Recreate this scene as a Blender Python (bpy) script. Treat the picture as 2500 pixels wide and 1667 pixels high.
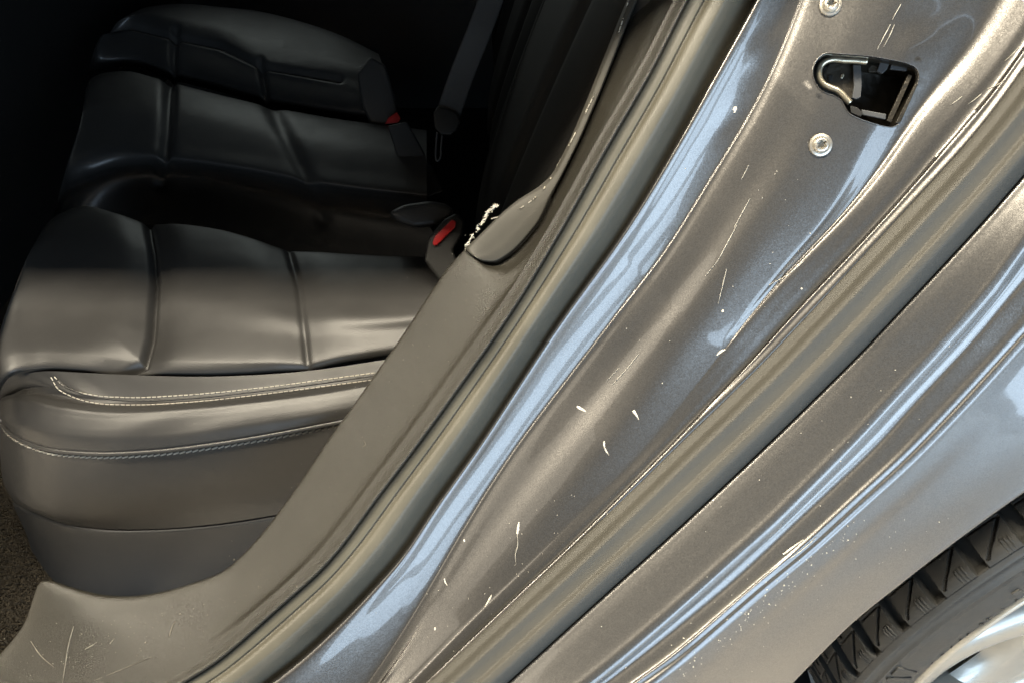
import bpy, bmesh, math, random
import numpy as np
from mathutils import Vector, Matrix, geometry

random.seed(7); rng = np.random.default_rng(7)
scene = bpy.context.scene
COL = scene.collection
for o in list(bpy.data.objects): bpy.data.objects.remove(o)

# ------------------------------------------------------------------ camera
FPX, CX, CY, HC, Q = 1805.0, 1250.0, 833.5, 1.15, math.sqrt(0.5)   # focal length in photo pixels, principal point, camera height
cam = bpy.data.objects.new('camera', bpy.data.cameras.new('camera')); COL.objects.link(cam)
cam.location = (0, 0, HC); cam.rotation_euler = (math.radians(45), 0, 0)
cam.data.sensor_width = 36; cam.data.lens = 36 * FPX / 2500; cam.data.clip_start = 0.02; cam.data.clip_end = 100
scene.camera = cam

# ------------------------------------------------------------------ world and lamps (an indoor workshop)
w = bpy.data.worlds.new('World'); scene.world = w; w.use_nodes = True
w.node_tree.nodes['Background'].inputs[0].default_value = (0.70, 0.66, 0.60, 1)
w.node_tree.nodes['Background'].inputs[1].default_value = 0.045
def area(name, loc, target, sx, sy, power, col):
    l = bpy.data.lights.new(name, 'AREA'); l.shape = 'RECTANGLE'; l.size = sx; l.size_y = sy; l.energy = power; l.color = col
    o = bpy.data.objects.new(name, l); COL.objects.link(o); o.location = loc
    o.rotation_euler = (Vector(target) - Vector(loc)).to_track_quat('-Z', 'Y').to_euler(); return o
area('ceiling_soft_fill', (-3.3, -1.35, 2.75), (-3.3, -1.349, 0), 3.0, 1.5, 17, (1.0, 0.90, 0.74))  # broad soft lamp, added to widen the light bands on the paint
area('ceiling_strip_lamp', (-2.5, 0.27, 2.7), (-2.5, 0.271, 0), 6.4, 0.10, 275, (1.0, 0.89, 0.70))
# open doorway behind the camera; daylight split into panels to streak the reflections
for k, (x, y, wd, pw) in enumerate(((0.15, -4.35, 0.9, 34), (1.45, -4.05, 1.1, 44), (2.75, -3.45, 1.1, 50), (3.95, -2.6, 1.1, 44))):
    area('doorway_daylight' + ('.%03d' % k if k else ''), (x, y, 1.35), (0.3, 0.4, 1.2), wd, 2.3, pw, (0.60, 0.79, 1.0))
area('far_window_daylight', (-1.2, 3.6, 1.5), (-0.2, 1.3, 0.55), 1.6, 0.8, 9, (0.85, 0.95, 0.9))
vs = scene.view_settings; vs.view_transform = 'Standard'; vs.look = 'None'; vs.exposure = 0.30; vs.gamma = 1.0; vs.use_curve_mapping = False
scene.render.engine = 'CYCLES'
cy = scene.cycles; cy.use_denoising = True; cy.max_bounces = 4; cy.diffuse_bounces = 2; cy.glossy_bounces = 3; cy.transmission_bounces = 1
cy.caustics_reflective = False; cy.caustics_refractive = False; cy.sample_clamp_indirect = 4.0
try: cy.denoising_input_passes = 'RGB_ALBEDO_NORMAL'; cy.denoising_prefilter = 'FAST'
except Exception: pass

# ------------------------------------------------------------------ geometry helpers
def ray(px, py):
    px = np.asarray(px, float); py = np.asarray(py, float)
    x = (px - CX) / FPX; t = (CY - py) / FPX
    return np.stack([x, Q * (1 + t), -Q * (1 - t)], -1)
def unp(px, py, d): return np.array([0, 0, HC]) + ray(px, py) * np.asarray(d, float)[..., None]
def d_at_z(py, z): return (HC - np.asarray(z, float)) / (Q * (1 - (CY - np.asarray(py, float)) / FPX))
def proj(P):
    v = np.asarray(P, float) - np.array([0, 0, HC]); d = (v[..., 1] - v[..., 2]) * Q; u = (v[..., 1] + v[..., 2]) * Q
    return CX + FPX * v[..., 0] / d, CY - FPX * u / d, d
def pchip(x, y, xi):
    x = np.asarray(x, float); y = np.asarray(y, float); xi = np.asarray(xi, float)
    h = np.diff(x); dl = np.diff(y, axis=0) / (h if y.ndim == 1 else h[:, None]); m = np.zeros_like(y)
    if len(x) == 2: m[:] = dl[0]
    else:
        a, b = dl[:-1], dl[1:]; s = a * b > 0
        w1 = (2 * h[1:] + h[:-1]); w2 = (h[1:] + 2 * h[:-1])
        if y.ndim == 2: w1 = w1[:, None]; w2 = w2[:, None]
        with np.errstate(all='ignore'): hm = (w1 + w2) / (w1 / a + w2 / b)
        m[1:-1] = np.where(s, hm, 0); m[0] = dl[0]; m[-1] = dl[-1]
    i = np.clip(np.searchsorted(x, xi) - 1, 0, len(x) - 2); hh = h[i]; t = (xi - x[i]) / hh
    lo = t < 0; hi = t > 1; tt = np.clip(t, 0, 1)
    if y.ndim == 2: tt = tt[:, None]; hh = hh[:, None]; t = t[:, None]; lo = lo[:, None]; hi = hi[:, None]
    r = y[i] * (1 + 2 * tt) * (1 - tt) ** 2 + m[i] * hh * tt * (1 - tt) ** 2 + y[i + 1] * tt ** 2 * (3 - 2 * tt) + m[i + 1] * hh * tt ** 2 * (tt - 1)
    return r + np.where(lo, m[i] * hh * t, 0) + np.where(hi, m[i + 1] * hh * (t - 1), 0)
SG = np.arange(-2300, 3400, 5.0)
def smoothed(fn, sig):
    g = fn(SG); k = np.exp(-0.5 * (np.arange(-4 * sig, 4 * sig + 1, 5.0) / sig) ** 2); k /= k.sum(); n = len(k) // 2
    gp = np.concatenate([np.full(n, g[0]), g, np.full(n, g[-1])]); g2 = np.convolve(gp, k, 'valid'); return lambda s: np.interp(s, SG, g2)
class Curve:                     # a body line: c = px+py as a function of s = px-py
    def __init__(self, pts, sig=45):
        p = np.array(pts, float); s = p[:, 0] - p[:, 1]; c = p[:, 0] + p[:, 1]; o = np.argsort(s); s, c = s[o], c[o]
        g = pchip(s, c, SG)
        if sig:
            k = np.exp(-0.5 * (np.arange(-4 * sig, 4 * sig + 1, 5.0) / sig) ** 2); k /= k.sum(); n = len(k) // 2
            gp = np.concatenate([g[0] + (g[1] - g[0]) * np.arange(-n, 0), g, g[-1] + (g[-1] - g[-2]) * np.arange(1, n + 1)])
            g = np.convolve(gp, k, 'valid')
        self.g = g
    def __call__(self, s): return np.interp(s, SG, self.g)
def mix(a, b, f): return lambda s: a(s) * (1 - f) + b(s) * f
def plus(a, k): return lambda s: a(s) + k
def smin(a, b, k): h = np.maximum(k - np.abs(a - b), 0) / k; return np.minimum(a, b) - h * h * k / 4
def d0(px, py):                  # distance of the bare body side, which leans in towards the roof
    t = (CY - py) / FPX; c = px + py
    f1 = (1 + t) ** -0.35                                         # over the wheel
    f2 = np.where(t < 0, 1 + 0.35 * 0.25 * (1 - np.exp(np.minimum(t, 0) / 0.25)), f1)   # inner side: turns up into the level sill
    w = np.clip((c - 3250) / 500, 0, 1); w = w * w * (3 - 2 * w)
    return (0.63 - 3.3e-5 * (c - 1828)) * (f1 * w + f2 * (1 - w))
def sc2p(s, c): return (c + s) / 2, (c - s) / 2

SURF = {}
def remember(key, px, py, d):
    SURF[key] = (np.ravel(px), np.ravel(py), np.ravel(d))
def depth_on(key, px, py):
    X, Y, D = SURF[key]; k = (X - px) ** 2 + (Y - py) ** 2; i = np.argpartition(k, 4)[:4]; wgt = 1 / (k[i] + 4)
    return float((D[i] * wgt).sum() / wgt.sum())

# ------------------------------------------------------------------ materials
def new_mat(name):
    m = bpy.data.materials.new(name); m.use_nodes = True; nt = m.node_tree
    return m, nt, nt.nodes['Principled BSDF']
def N(nt, kind, **kw):
    n = nt.nodes.new(kind)
    for k, v in kw.items():
        if k in n.inputs: n.inputs[k].default_value = v
        else: setattr(n, k, v)
    return n
def simple(name, col, rough=0.5, metal=0.0, bump=None, var=0.0, vscale=6.0, spec=0.5, coat=0.0, rvar=0.0, sheen=0.0):
    """procedural: colour variation noise, roughness variation, bump = list of (scale, strength, distance)"""
    m, nt, b = new_mat(name); L = nt.links.new
    tc = N(nt, 'ShaderNodeTexCoord')
    b.inputs['Roughness'].default_value = rough; b.inputs['Metallic'].default_value = metal
    b.inputs['Specular IOR Level'].default_value = spec; b.inputs['Coat Weight'].default_value = coat; b.inputs['Coat Roughness'].default_value = 0.05
    if sheen: b.inputs['Sheen Weight'].default_value = sheen
    nz = N(nt, 'ShaderNodeTexNoise', Scale=vscale, Detail=6.0, Roughness=0.6); L(tc.outputs['Object'], nz.inputs['Vector'])
    rp = N(nt, 'ShaderNodeMapRange'); L(nz.outputs['Fac'], rp.inputs['Value'])
    rp.inputs['From Min'].default_value = 0.3; rp.inputs['From Max'].default_value = 0.7
    mx = N(nt, 'ShaderNodeMix', data_type='RGBA'); L(rp.outputs['Result'], mx.inputs[0])
    mx.inputs[6].default_value = tuple(c * (1 - var) for c in col) + (1,); mx.inputs[7].default_value = tuple(c * (1 + var) for c in col) + (1,)
    L(mx.outputs[2], b.inputs['Base Color'])
    if rvar:
        rr = N(nt, 'ShaderNodeMapRange'); L(nz.outputs['Fac'], rr.inputs['Value'])
        rr.inputs['From Min'].default_value = 0.3; rr.inputs['From Max'].default_value = 0.7
        rr.inputs['To Min'].default_value = rough - rvar; rr.inputs['To Max'].default_value = rough + rvar; L(rr.outputs['Result'], b.inputs['Roughness'])
    prev = None
    for sc_, st, dist in (bump or []):
        n2 = N(nt, 'ShaderNodeTexNoise', Scale=sc_, Detail=2.0); L(tc.outputs['Object'], n2.inputs['Vector'])
        bp = N(nt, 'ShaderNodeBump', Strength=st, Distance=dist); L(n2.outputs['Fac'], bp.inputs['Height'])
        if prev: L(prev.outputs['Normal'], bp.inputs['Normal'])
        prev = bp
    if prev: L(prev.outputs['Normal'], b.inputs['Normal'])
    return m
def car_paint(name, col, rough=0.36, flake=0.13, orange=0.004):
    m, nt, b = new_mat(name); L = nt.links.new; tc = N(nt, 'ShaderNodeTexCoord')
    vo = N(nt, 'ShaderNodeTexVoronoi', Scale=1500.0); L(tc.outputs['Object'], vo.inputs['Vector'])
    sep = N(nt, 'ShaderNodeSeparateColor'); L(vo.outputs['Color'], sep.inputs[0])
    mx = N(nt, 'ShaderNodeMix', data_type='RGBA'); L(sep.outputs[0], mx.inputs[0])
    mx.inputs[6].default_value = tuple(c * 0.86 for c in col) + (1,); mx.inputs[7].default_value = tuple(min(1, c * 1.15) for c in col) + (1,)
    L(mx.outputs[2], b.inputs['Base Color'])
    geo = N(nt, 'ShaderNodeNewGeometry')
    sub = N(nt, 'ShaderNodeVectorMath', operation='SUBTRACT'); L(vo.outputs['Color'], sub.inputs[0]); sub.inputs[1].default_value = (0.5, 0.5, 0.5)
    scl = N(nt, 'ShaderNodeVectorMath', operation='SCALE'); L(sub.outputs[0], scl.inputs[0]); scl.inputs['Scale'].default_value = flake * 0.55
    add = N(nt, 'ShaderNodeVectorMath', operation='ADD'); L(geo.outputs['Normal'], add.inputs[0]); L(scl.outputs[0], add.inputs[1])
    nrm = N(nt, 'ShaderNodeVectorMath', operation='NORMALIZE'); L(add.outputs[0], nrm.inputs[0]); L(nrm.outputs[0], b.inputs['Normal'])
    b.inputs['Metallic'].default_value = 0.85; b.inputs['Roughness'].default_value = rough
    b.inputs['Coat Weight'].default_value = 1.0; b.inputs['Coat Roughness'].default_value = 0.05; b.inputs['Coat IOR'].default_value = 1.5
    nz = N(nt, 'ShaderNodeTexNoise', Scale=55.0, Detail=2.0); L(tc.outputs['Object'], nz.inputs['Vector'])
    bp = N(nt, 'ShaderNodeBump', Strength=orange, Distance=0.01); L(nz.outputs['Fac'], bp.inputs['Height']); L(bp.outputs['Normal'], b.inputs['Coat Normal'])
    return m
M = {}
M['paint'] = car_paint('grey_metallic_paint', (0.166, 0.160, 0.153))
M['panel'] = car_paint('grey_metallic_paint_outer', (0.190, 0.184, 0.176), rough=0.36, flake=0.13, orange=0.003)
M['trim'] = simple('grained_trim_plastic', (0.0235, 0.0215, 0.0165), 0.39, spec=0.6, bump=[(1100, 0.55, 0.0009), (2200, 0.3, 0.0004)], var=0.18, vscale=9, rvar=0.07)
M['leather'] = simple('seat_leather', (0.030, 0.029, 0.028), 0.43, spec=0.6, bump=[(1100, 0.25, 0.0006), (16, 0.12, 0.01)], var=0.12, vscale=7, rvar=0.05)
M['leather_far'] = simple('insert_leather', (0.045, 0.042, 0.034), 0.55, bump=[(900, 0.2, 0.0005)], var=0.2, vscale=14, rvar=0.06)
M['rubber'] = simple('seal_rubber', (0.10, 0.094, 0.074), 0.42, bump=[(1700, 0.3, 0.0005)], var=0.15, vscale=12, rvar=0.08)
M['seal2'] = simple('seal_flocked_rubber', (0.070, 0.067, 0.057), 0.54, bump=[(1200, 0.6, 0.0008)], var=0.07, vscale=15, rvar=0.04)
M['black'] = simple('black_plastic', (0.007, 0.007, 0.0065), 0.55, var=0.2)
M['darkmetal'] = simple('dark_pocket_metal', (0.035, 0.030, 0.022), 0.45, 0.4, bump=[(160, 0.5, 0.002)], var=0.5, vscale=40)
M['zinc'] = simple('yellow_zinc_metal', (0.66, 0.60, 0.46), 0.32, 0.9, bump=[(300, 0.15, 0.001)], var=0.12, vscale=60)
M['steel'] = simple('screw_steel', (0.70, 0.66, 0.58), 0.33, 0.85, bump=[(400, 0.1, 0.0006)], var=0.12, vscale=80)
M['greyplastic'] = simple('grey_latch_plastic', (0.06, 0.063, 0.066), 0.45, var=0.15, vscale=60)
M['thread'] = simple('stitch_thread', (0.42, 0.39, 0.33), 0.6, var=0.2, vscale=200)
M['scuff'] = simple('scuffed_plastic', (0.24, 0.22, 0.18), 0.7, var=0.3, vscale=200)
M['fray'] = simple('frayed_white_fibre', (0.85, 0.80, 0.66), 0.8, var=0.1, vscale=100)
M['chip'] = simple('pale_flake', (0.70, 0.66, 0.57), 0.6, var=0.1, vscale=300)
M['vinyl'] = simple('seat_base_vinyl', (0.020, 0.021, 0.023), 0.46, bump=[(1100, 0.2, 0.0005)], var=0.1, vscale=8, rvar=0.05)
M['red'] = simple('red_button', (0.55, 0.018, 0.02), 0.4, var=0.1)
M['belt'] = simple('belt_webbing', (0.022, 0.023, 0.024), 0.6, bump=[(500, 0.4, 0.0008)], var=0.1)
M['carpet'] = simple('carpet_pile', (0.034, 0.029, 0.022), 0.95, var=0.5, vscale=320, spec=0.1)
M['tyre'] = simple('tyre_rubber', (0.050, 0.049, 0.045), 0.50, bump=[(240, 0.3, 0.0008)], var=0.22, vscale=30, rvar=0.08)
M['rim'] = simple('silver_wheel_paint', (0.55, 0.53, 0.47), 0.32, 0.5, var=0.04, vscale=30, coat=0.6)
M['mesh_dark'] = simple('wheel_cavity', (0.015, 0.014, 0.012), 0.8, var=0.2)
M['lining'] = simple('headliner_fabric', (0.10, 0.10, 0.095), 0.9, var=0.1)
M['concrete'] = simple('workshop_floor', (0.62, 0.57, 0.50), 0.45, var=0.15, vscale=1.5, bump=[(60, 0.1, 0.002)])

# ------------------------------------------------------------------ object helpers
def empty(name, loc):
    o = bpy.data.objects.new(name, None); COL.objects.link(o); o.location = loc; o.empty_display_size = 0.05; return o
def link(name, me, mat, parent=None, smooth=True, label=None, kind=None):
    me.materials.clear(); me.materials.append(M[mat] if isinstance(mat, str) else mat)
    if smooth: me.polygons.foreach_set('use_smooth', [True] * len(me.polygons))
    o = bpy.data.objects.new(name, me); COL.objects.link(o)
    if parent:
        o.parent = parent
        o.matrix_parent_inverse = PINV.get(parent.name, Matrix.Identity(4))
    if label: o['label'] = label
    if kind: o['kind'] = kind
    return o
PINV = {}
def mesh(name, V, F):
    me = bpy.data.meshes.new(name); me.from_pydata([tuple(map(float, v)) for v in V], [], F); me.validate(); me.update(); return me
def grid_mesh(name, G):
    n, m = G.shape[:2]; idx = np.arange(n * m).reshape(n, m)
    F = np.stack([idx[:-1, :-1], idx[:-1, 1:], idx[1:, 1:], idx[1:, :-1]], -1).reshape(-1, 4)
    me = bpy.data.meshes.new(name); V = G.reshape(-1, 3)
    me.vertices.add(len(V)); me.vertices.foreach_set('co', V.ravel()); me.loops.add(F.size); me.loops.foreach_set('vertex_index', F.ravel())
    me.polygons.add(len(F)); me.polygons.foreach_set('loop_start', np.arange(0, F.size, 4)); me.polygons.foreach_set('loop_total', np.full(len(F), 4))
    me.update(calc_edges=True); me.validate(); return me
def strip(key, rows, s0, s1, ns, sub):
    """rows: (curve c(s), extra distance in mm, number or function of s) -> swept skin; px, py, d remembered"""
    s = np.linspace(s0, s1, ns)
    C = np.stack([r[0](s) for r in rows]); O = np.stack([(r[1](s) if callable(r[1]) else np.full(ns, r[1])) for r in rows]) * 1e-3
    cm = C.mean(1) * 0.235e-3; om = O.mean(1); chord = np.concatenate([[0], np.cumsum(np.hypot(np.diff(cm), np.diff(om)) + 1e-5)])
    u = np.concatenate([np.linspace(chord[i], chord[i + 1], sub, endpoint=False) for i in range(len(chord) - 1)] + [[chord[-1]]])
    Ci = pchip(chord, C, u); Oi = pchip(chord, O, u)
    px, py = sc2p(s[None, :], Ci); d = d0(px, py) + Oi; remember(key, px, py, d)
    return grid_mesh(key, unp(px, py, d))
def resample(pts, n, smooth=True):
    p = np.array(pts, float); ch = np.concatenate([[0], np.cumsum(np.linalg.norm(np.diff(p[:, :2], axis=0), axis=1))])
    t = np.linspace(0, ch[-1], n)
    if not smooth or len(p) < 3: return np.stack([np.interp(t, ch, p[:, k]) for k in range(p.shape[1])], -1)
    m = np.gradient(p, ch, axis=0); i = np.clip(np.searchsorted(ch, t) - 1, 0, len(ch) - 2); h = (ch[i + 1] - ch[i])[:, None]; x = ((t - ch[i])[:, None]) / h
    return p[i] * (1 + 2 * x) * (1 - x) ** 2 + m[i] * h * x * (1 - x) ** 2 + p[i + 1] * x ** 2 * (3 - 2 * x) + m[i + 1] * h * x ** 2 * (x - 1)
KD = 2500 / 2352.0
def patch(key, rows, nu, nv, mode='z', disp=None):
    """rows of (x, y, height or distance) in the 2352-wide view; a smooth skin across them"""
    R = np.stack([resample([(x * KD, y * KD, v) for x, y, v in r], nu) for r in rows])
    u = np.linspace(0, len(rows) - 1, nv); X = np.arange(len(rows))
    G = np.stack([pchip(X, R[:, :, k], u) for k in range(3)], -1)
    px, py, v = G[..., 0], G[..., 1], G[..., 2]
    d = d_at_z(py, v) if mode == 'z' else v
    P = unp(px, py, d)
    if disp is not None: P[..., 2] += disp(px, py)
    x2, y2, d2 = proj(P); remember(key, x2, y2, d2)
    return grid_mesh(key, P)
def polydist(px, py, pts):
    p = np.array(pts, float) * KD; best = np.full(px.shape, 1e9)
    for a, b in zip(p[:-1], p[1:]):
        ab = b - a; t = np.clip(((px - a[0]) * ab[0] + (py - a[1]) * ab[1]) / (ab @ ab), 0, 1)
        best = np.minimum(best, np.hypot(px - a[0] - t * ab[0], py - a[1] - t * ab[1]))
    return best
def tube(name, P, r, seg=8, flat=None):
    P = np.asarray(P, float); n = len(P); T = np.gradient(P, axis=0); T /= np.linalg.norm(T, axis=1)[:, None]
    V = []; F = []; up = np.array([0, -0.6, 0.8])
    for i in range(n):
        a = np.cross(T[i], up); a /= np.linalg.norm(a); b = np.cross(a, T[i]); ri = r[i] if hasattr(r, '__len__') else r
        for k in range(seg):
            th = 2 * math.pi * k / seg; V.append(P[i] + ri * (math.cos(th) * a + (flat or 1) * math.sin(th) * b))
    for i in range(n - 1):
        for k in range(seg):
            F.append((i * seg + k, i * seg + (k + 1) % seg, (i + 1) * seg + (k + 1) % seg, (i + 1) * seg + k))
    F.append(tuple(range(seg))[::-1]); F.append(tuple((n - 1) * seg + k for k in range(seg)))
    return mesh(name, V, F)
class MB:
    def __init__(s): s.V = []; s.F = []
    def box(s, c, ax, ay, az):
        c = np.asarray(c, float); n = len(s.V)
        for i in (-1, 1):
            for j in (-1, 1):
                for k in (-1, 1): s.V.append(c + i * np.asarray(ax) + j * np.asarray(ay) + k * np.asarray(az))
        for q in ((0, 1, 3, 2), (4, 6, 7, 5), (0, 4, 5, 1), (2, 3, 7, 6), (0, 2, 6, 4), (1, 5, 7, 3)): s.F.append(tuple(n + i for i in q))
    def add(s, V, F):
        n = len(s.V); s.V += list(V); s.F += [tuple(i + n for i in f) for f in F]
    def mesh(s, name): return mesh(name, s.V, s.F)
def bevel(me, w, seg=2):
    bm = bmesh.new(); bm.from_mesh(me); bmesh.ops.bevel(bm, geom=bm.edges[:] + bm.verts[:], offset=w, segments=seg, affect='EDGES', profile=0.6); bm.to_mesh(me); bm.free(); return me
def stitches(name, key, pts, pitch, ln, wd, lift=0.0006, kd=KD, skew=0.0):
    """a row of thread stitches lying along a line of the surface 'key'"""
    p = resample([(x * kd, y * kd) for x, y in pts], 400); P = np.array([unp(a, b, depth_on(key, a, b) - lift) for a, b in p])
    ch = np.concatenate([[0], np.cumsum(np.linalg.norm(np.diff(P, axis=0), axis=1))]); mb = MB(); t = 0.0
    while t < ch[-1]:
        c = np.array([np.interp(t, ch, P[:, k]) for k in range(3)]); e = np.array([np.interp(min(t + 0.002, ch[-1]), ch, P[:, k]) for k in range(3)]) - c
        if np.linalg.norm(e) < 1e-9: break
        e /= np.linalg.norm(e); view = c - np.array([0, 0, HC]); view /= np.linalg.norm(view); side = np.cross(e, view); side /= np.linalg.norm(side)
        e2 = e + skew * side; e2 /= np.linalg.norm(e2)
        mb.box(c, e2 * ln / 2, side * wd / 2, view * wd / 2); t += pitch
    return bevel(mb.mesh(name), wd * 0.22, 1)
def path_on(key, pts, n, lift=0.0, kd=KD, smooth=True):
    p = resample([(x * kd, y * kd) for x, y in pts], n, smooth); return np.array([unp(a, b, depth_on(key, a, b) - lift) for a, b in p])

# ------------------------------------------------------------------ body lines traced along the door opening
E0 = Curve([(-200, 1790), (0, 1595), (53, 1531), (85, 1446), (100, 1408), (140, 1420), (213, 1444), (287, 1454), (372, 1448), (478, 1419), (553, 1387), (595, 1350), (638, 1302), (680, 1249),
            (744, 1159), (808, 1063), (850, 1005), (914, 914), (989, 808), (1063, 696), (1106, 638), (1135, 608), (1170, 575), (1215, 530), (1262, 490), (1313, 458), (1339, 436),
            (1382, 361), (1424, 266), (1467, 159), (1509, 53), (1531, 0), (1590, -140)], 20)
E1 = Curve([(280, 1760), (446, 1664), (536, 1607), (678, 1482), (786, 1386), (841, 1321), (919, 1214), (1001, 1107), (1133, 925), (1241, 771), (1372, 557), (1483, 357), (1591, 170), (1666, 21), (1740, -120)])
E2 = Curve([(500, 1785), (661, 1664), (743, 1600), (836, 1512), (966, 1372), (1059, 1236), (1162, 1092), (1251, 956), (1348, 807), (1523, 561), (1669, 318), (1731, 205), (1803, 75), (1849, -10), (1920, -150)])
E3 = Curve([(800, 1800), (900, 1667), (1010, 1500), (1120, 1310), (1200, 1180), (1276, 1068), (1366, 950), (1459, 829), (1544, 718), (1616, 630), (1690, 510), (1767, 386), (1839, 268), (1892, 165), (1928, 75), (1960, -10), (2010, -150)], 100)
EA = Curve([(830, 1810), (985, 1660), (1111, 1528), (1320, 1320), (1515, 1115), (1690, 910), (1792, 790), (1900, 655), (2017, 520), (2117, 305), (2189, 150), (2250, 0), (2310, -150)], 90)
EB = Curve([(840, 1820), (993, 1668), (1120, 1537), (1332, 1332), (1533, 1133), (1708, 928), (1805, 800), (1915, 670), (2035, 550), (2160, 410), (2215, 330), (2275, 250), (2345, 185), (2432, 75), (2480, 0), (2560, -150)], 90)
E4 = Curve([(850, 1840), (1044, 1664), (1259, 1464), (1437, 1296), (1645, 1092), (1839, 905), (2017, 718), (2178, 546), (2267, 450), (2345, 365), (2420, 275), (2500, 164), (2640, -40)])
E5 = Curve([(1050, 1835), (1241, 1664), (1437, 1486), (1669, 1276), (1849, 1107), (1946, 1014), (2085, 877), (2231, 723), (2392, 550), (2500, 427), (2700, 200)])
E6 = Curve([(1220, 1820), (1444, 1664), (1669, 1474), (1803, 1354), (1910, 1257), (2064, 1103), (2196, 963), (2303, 850), (2428, 704), (2492, 615), (2680, 360)])
E7 = Curve([(1290, 1810), (1491, 1664), (1665, 1528), (1839, 1380), (1946, 1278), (2136, 1098), (2231, 992), (2374, 838), (2499, 690), (2720, 430)])
E8 = Curve([(1380, 1812), (1600, 1664), (1660, 1621), (1874, 1438), (1981, 1350), (2106, 1236), (2244, 1109), (2374, 973), (2499, 836), (2760, 560)])
E9 = Curve([(1780, 1850), (1935, 1664), (2053, 1543), (2196, 1425), (2374, 1289), (2499, 1200), (2760, 1030)])

car = empty('car', (0.1, 1.1, -0.012))
PINV['car'] = Matrix.Translation((0.1, 1.1, -0.012)).inverted()
car['label'] = 'grey metallic car with open rear door, seen over its sill, seat and rear wheel'
car['category'] = 'car'
def part_empty(name, loc, parent, label=None):
    e = empty(name, loc); e.parent = parent; e.matrix_parent_inverse = PINV[parent.name]; PINV[e.name] = Matrix.Translation(loc).inverted()
    if label: e['label'] = label
    return e

# ground under the car
gm = mesh('ground', [(-9, -9, -0.014), (9, -9, -0.014), (9, 9, -0.014), (-9, 9, -0.014)], [(0, 1, 2, 3)])
g = link('ground', gm, 'concrete', smooth=False); g['kind'] = 'structure'; g['label'] = 'pale concrete workshop floor under the car'

# ------------------------------------------------------------------ outer quarter panel (rear wing)
rows = [(plus(E5, 30), 40), (plus(E5, 4), 26), (plus(E5, 1), 6), (plus(E5, 6), 0.5), (plus(E5, 30), -2), (mix(E5, E6, .5), -6.5), (plus(E6, -40), -10), (plus(E6, -18), -11.5), (plus(E6, 0), -11.9), (plus(E6, 14), -10.8),
        (mix(E6, E7, .55), -7.8), (plus(E7, -8), -7.2), (plus(E7, 8), -8.1), (mix(E7, E8, .5), -10.4), (plus(E8, -36), -12.2), (plus(E8, -24), -12.1), (plus(E8, -10), -13.2), (plus(E8, 4), -13.5), (plus(E8, 20), -12), (plus(E8, 60), -8.2),
        (mix(E8, E9, .35), -2.2), (mix(E8, E9, .65), 4.5), (mix(E8, E9, .95), 12.5), (E9, 13.5), (plus(E9, 3), 16), (plus(E9, -4), 29), (plus(E9, -60), 45)]
quarter = link('quarter_panel', strip('quarter', rows, -700, 2750, 260, 6), 'panel', car, label='grey metallic rear wing panel with a creased edge above the wheel')

# ------------------------------------------------------------------ painted door jamb with the latch opening
def lerp_s(pairs):
    a = np.array(pairs, float); return lambda s: np.interp(s, a[:, 0], a[:, 1])
def bend(v, lo):                   # value table over s: -400, 400, 900, 1300, 1700, 2200
    return lerp_s(list(zip((-400, 400, 900, 1300, 1700, 2200), v)))
JR = [(plus(E2, -30), 52), (plus(E2, -6), 38), (plus(E2, 8), bend((24, 27, 27, 22.5, 17, 16), 0)), (mix(E2, E3, .35), bend((29, 32, 32.5, 27.5, 21.2, 20.2), 0)),
      (mix(E2, E3, .70), bend((33, 36, 36.6, 31.3, 24.6, 24), 0)), (plus(E3, -6), bend((34.5, 37.2, 37.5, 32.2, 25.2, 24.5), 0)), (plus(E3, -1), bend((34.1, 36.5, 36.7, 31.4, 24.4, 23.7), 0)), (plus(E3, 6), bend((33.8, 36.2, 36.4, 31.1, 24, 23.4), 0)), (plus(E3, 30), bend((32, 34.4, 34.6, 29.3, 22.2, 21.6), 0)),
      (mix(E3, EA, .32), bend((30.5, 29.5, 30, 24.7, 19.2, 18.6), 0)), (mix(E3, EA, .55), bend((27.6, 21.8, 22.4, 19.2, 17.0, 16.8), 0)), (mix(E3, EA, .80), bend((24.6, 17, 18.6, 17.2, 16.4, 16.4), 0)), (EA, bend((22.5, 15.8, 17.8, 17.4, 16.8, 17), 0)),
      (mix(EA, EB, .45), bend((22, 15.6, 17.6, 19.6, 20.4, 21.2), 0)), (mix(EA, EB, .80), bend((21.5, 15.4, 17.4, 20.6, 22.8, 24.4), 0)), (EB, bend((21, 15.2, 17, 17.8, 19.2, 21), 0)),
      (mix(EB, E4, .35), bend((20.4, 13.8, 15.6, 16, 16.6, 18), 0)), (mix(EB, E4, .7), bend((20, 12.4, 13.9, 14.2, 14.4, 15.2), 0)), (plus(E4, -52), bend((19.8, 11.8, 12.8, 13.1, 13.4, 13.8), 0)), (plus(E4, -30), bend((18.4, 10.2, 11, 11.3, 11.8, 12.2), 0)), (plus(E4, -10), bend((17, 8.6, 9.2, 9.5, 10.2, 10.6), 0)), (plus(E4, 0), bend((19, 10.5, 11.5, 12, 12.6, 13), 0)), (plus(E4, 8), 28)]
def jamb_off(s, c):
    s = np.atleast_1d(s); c = np.atleast_1d(c); out = np.zeros(len(s))
    for i in range(len(s)):
        cs = np.array([float(r[0](s[i])) for r in JR]); os_ = np.array([float(r[1](s[i])) if callable(r[1]) else r[1] for r in JR])
        k = np.concatenate([[True], np.diff(np.maximum.accumulate(cs)) > 0.5]); out[i] = pchip(cs[k], os_[k], np.array([c[i]]))[0]
    return out * 1e-3
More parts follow.
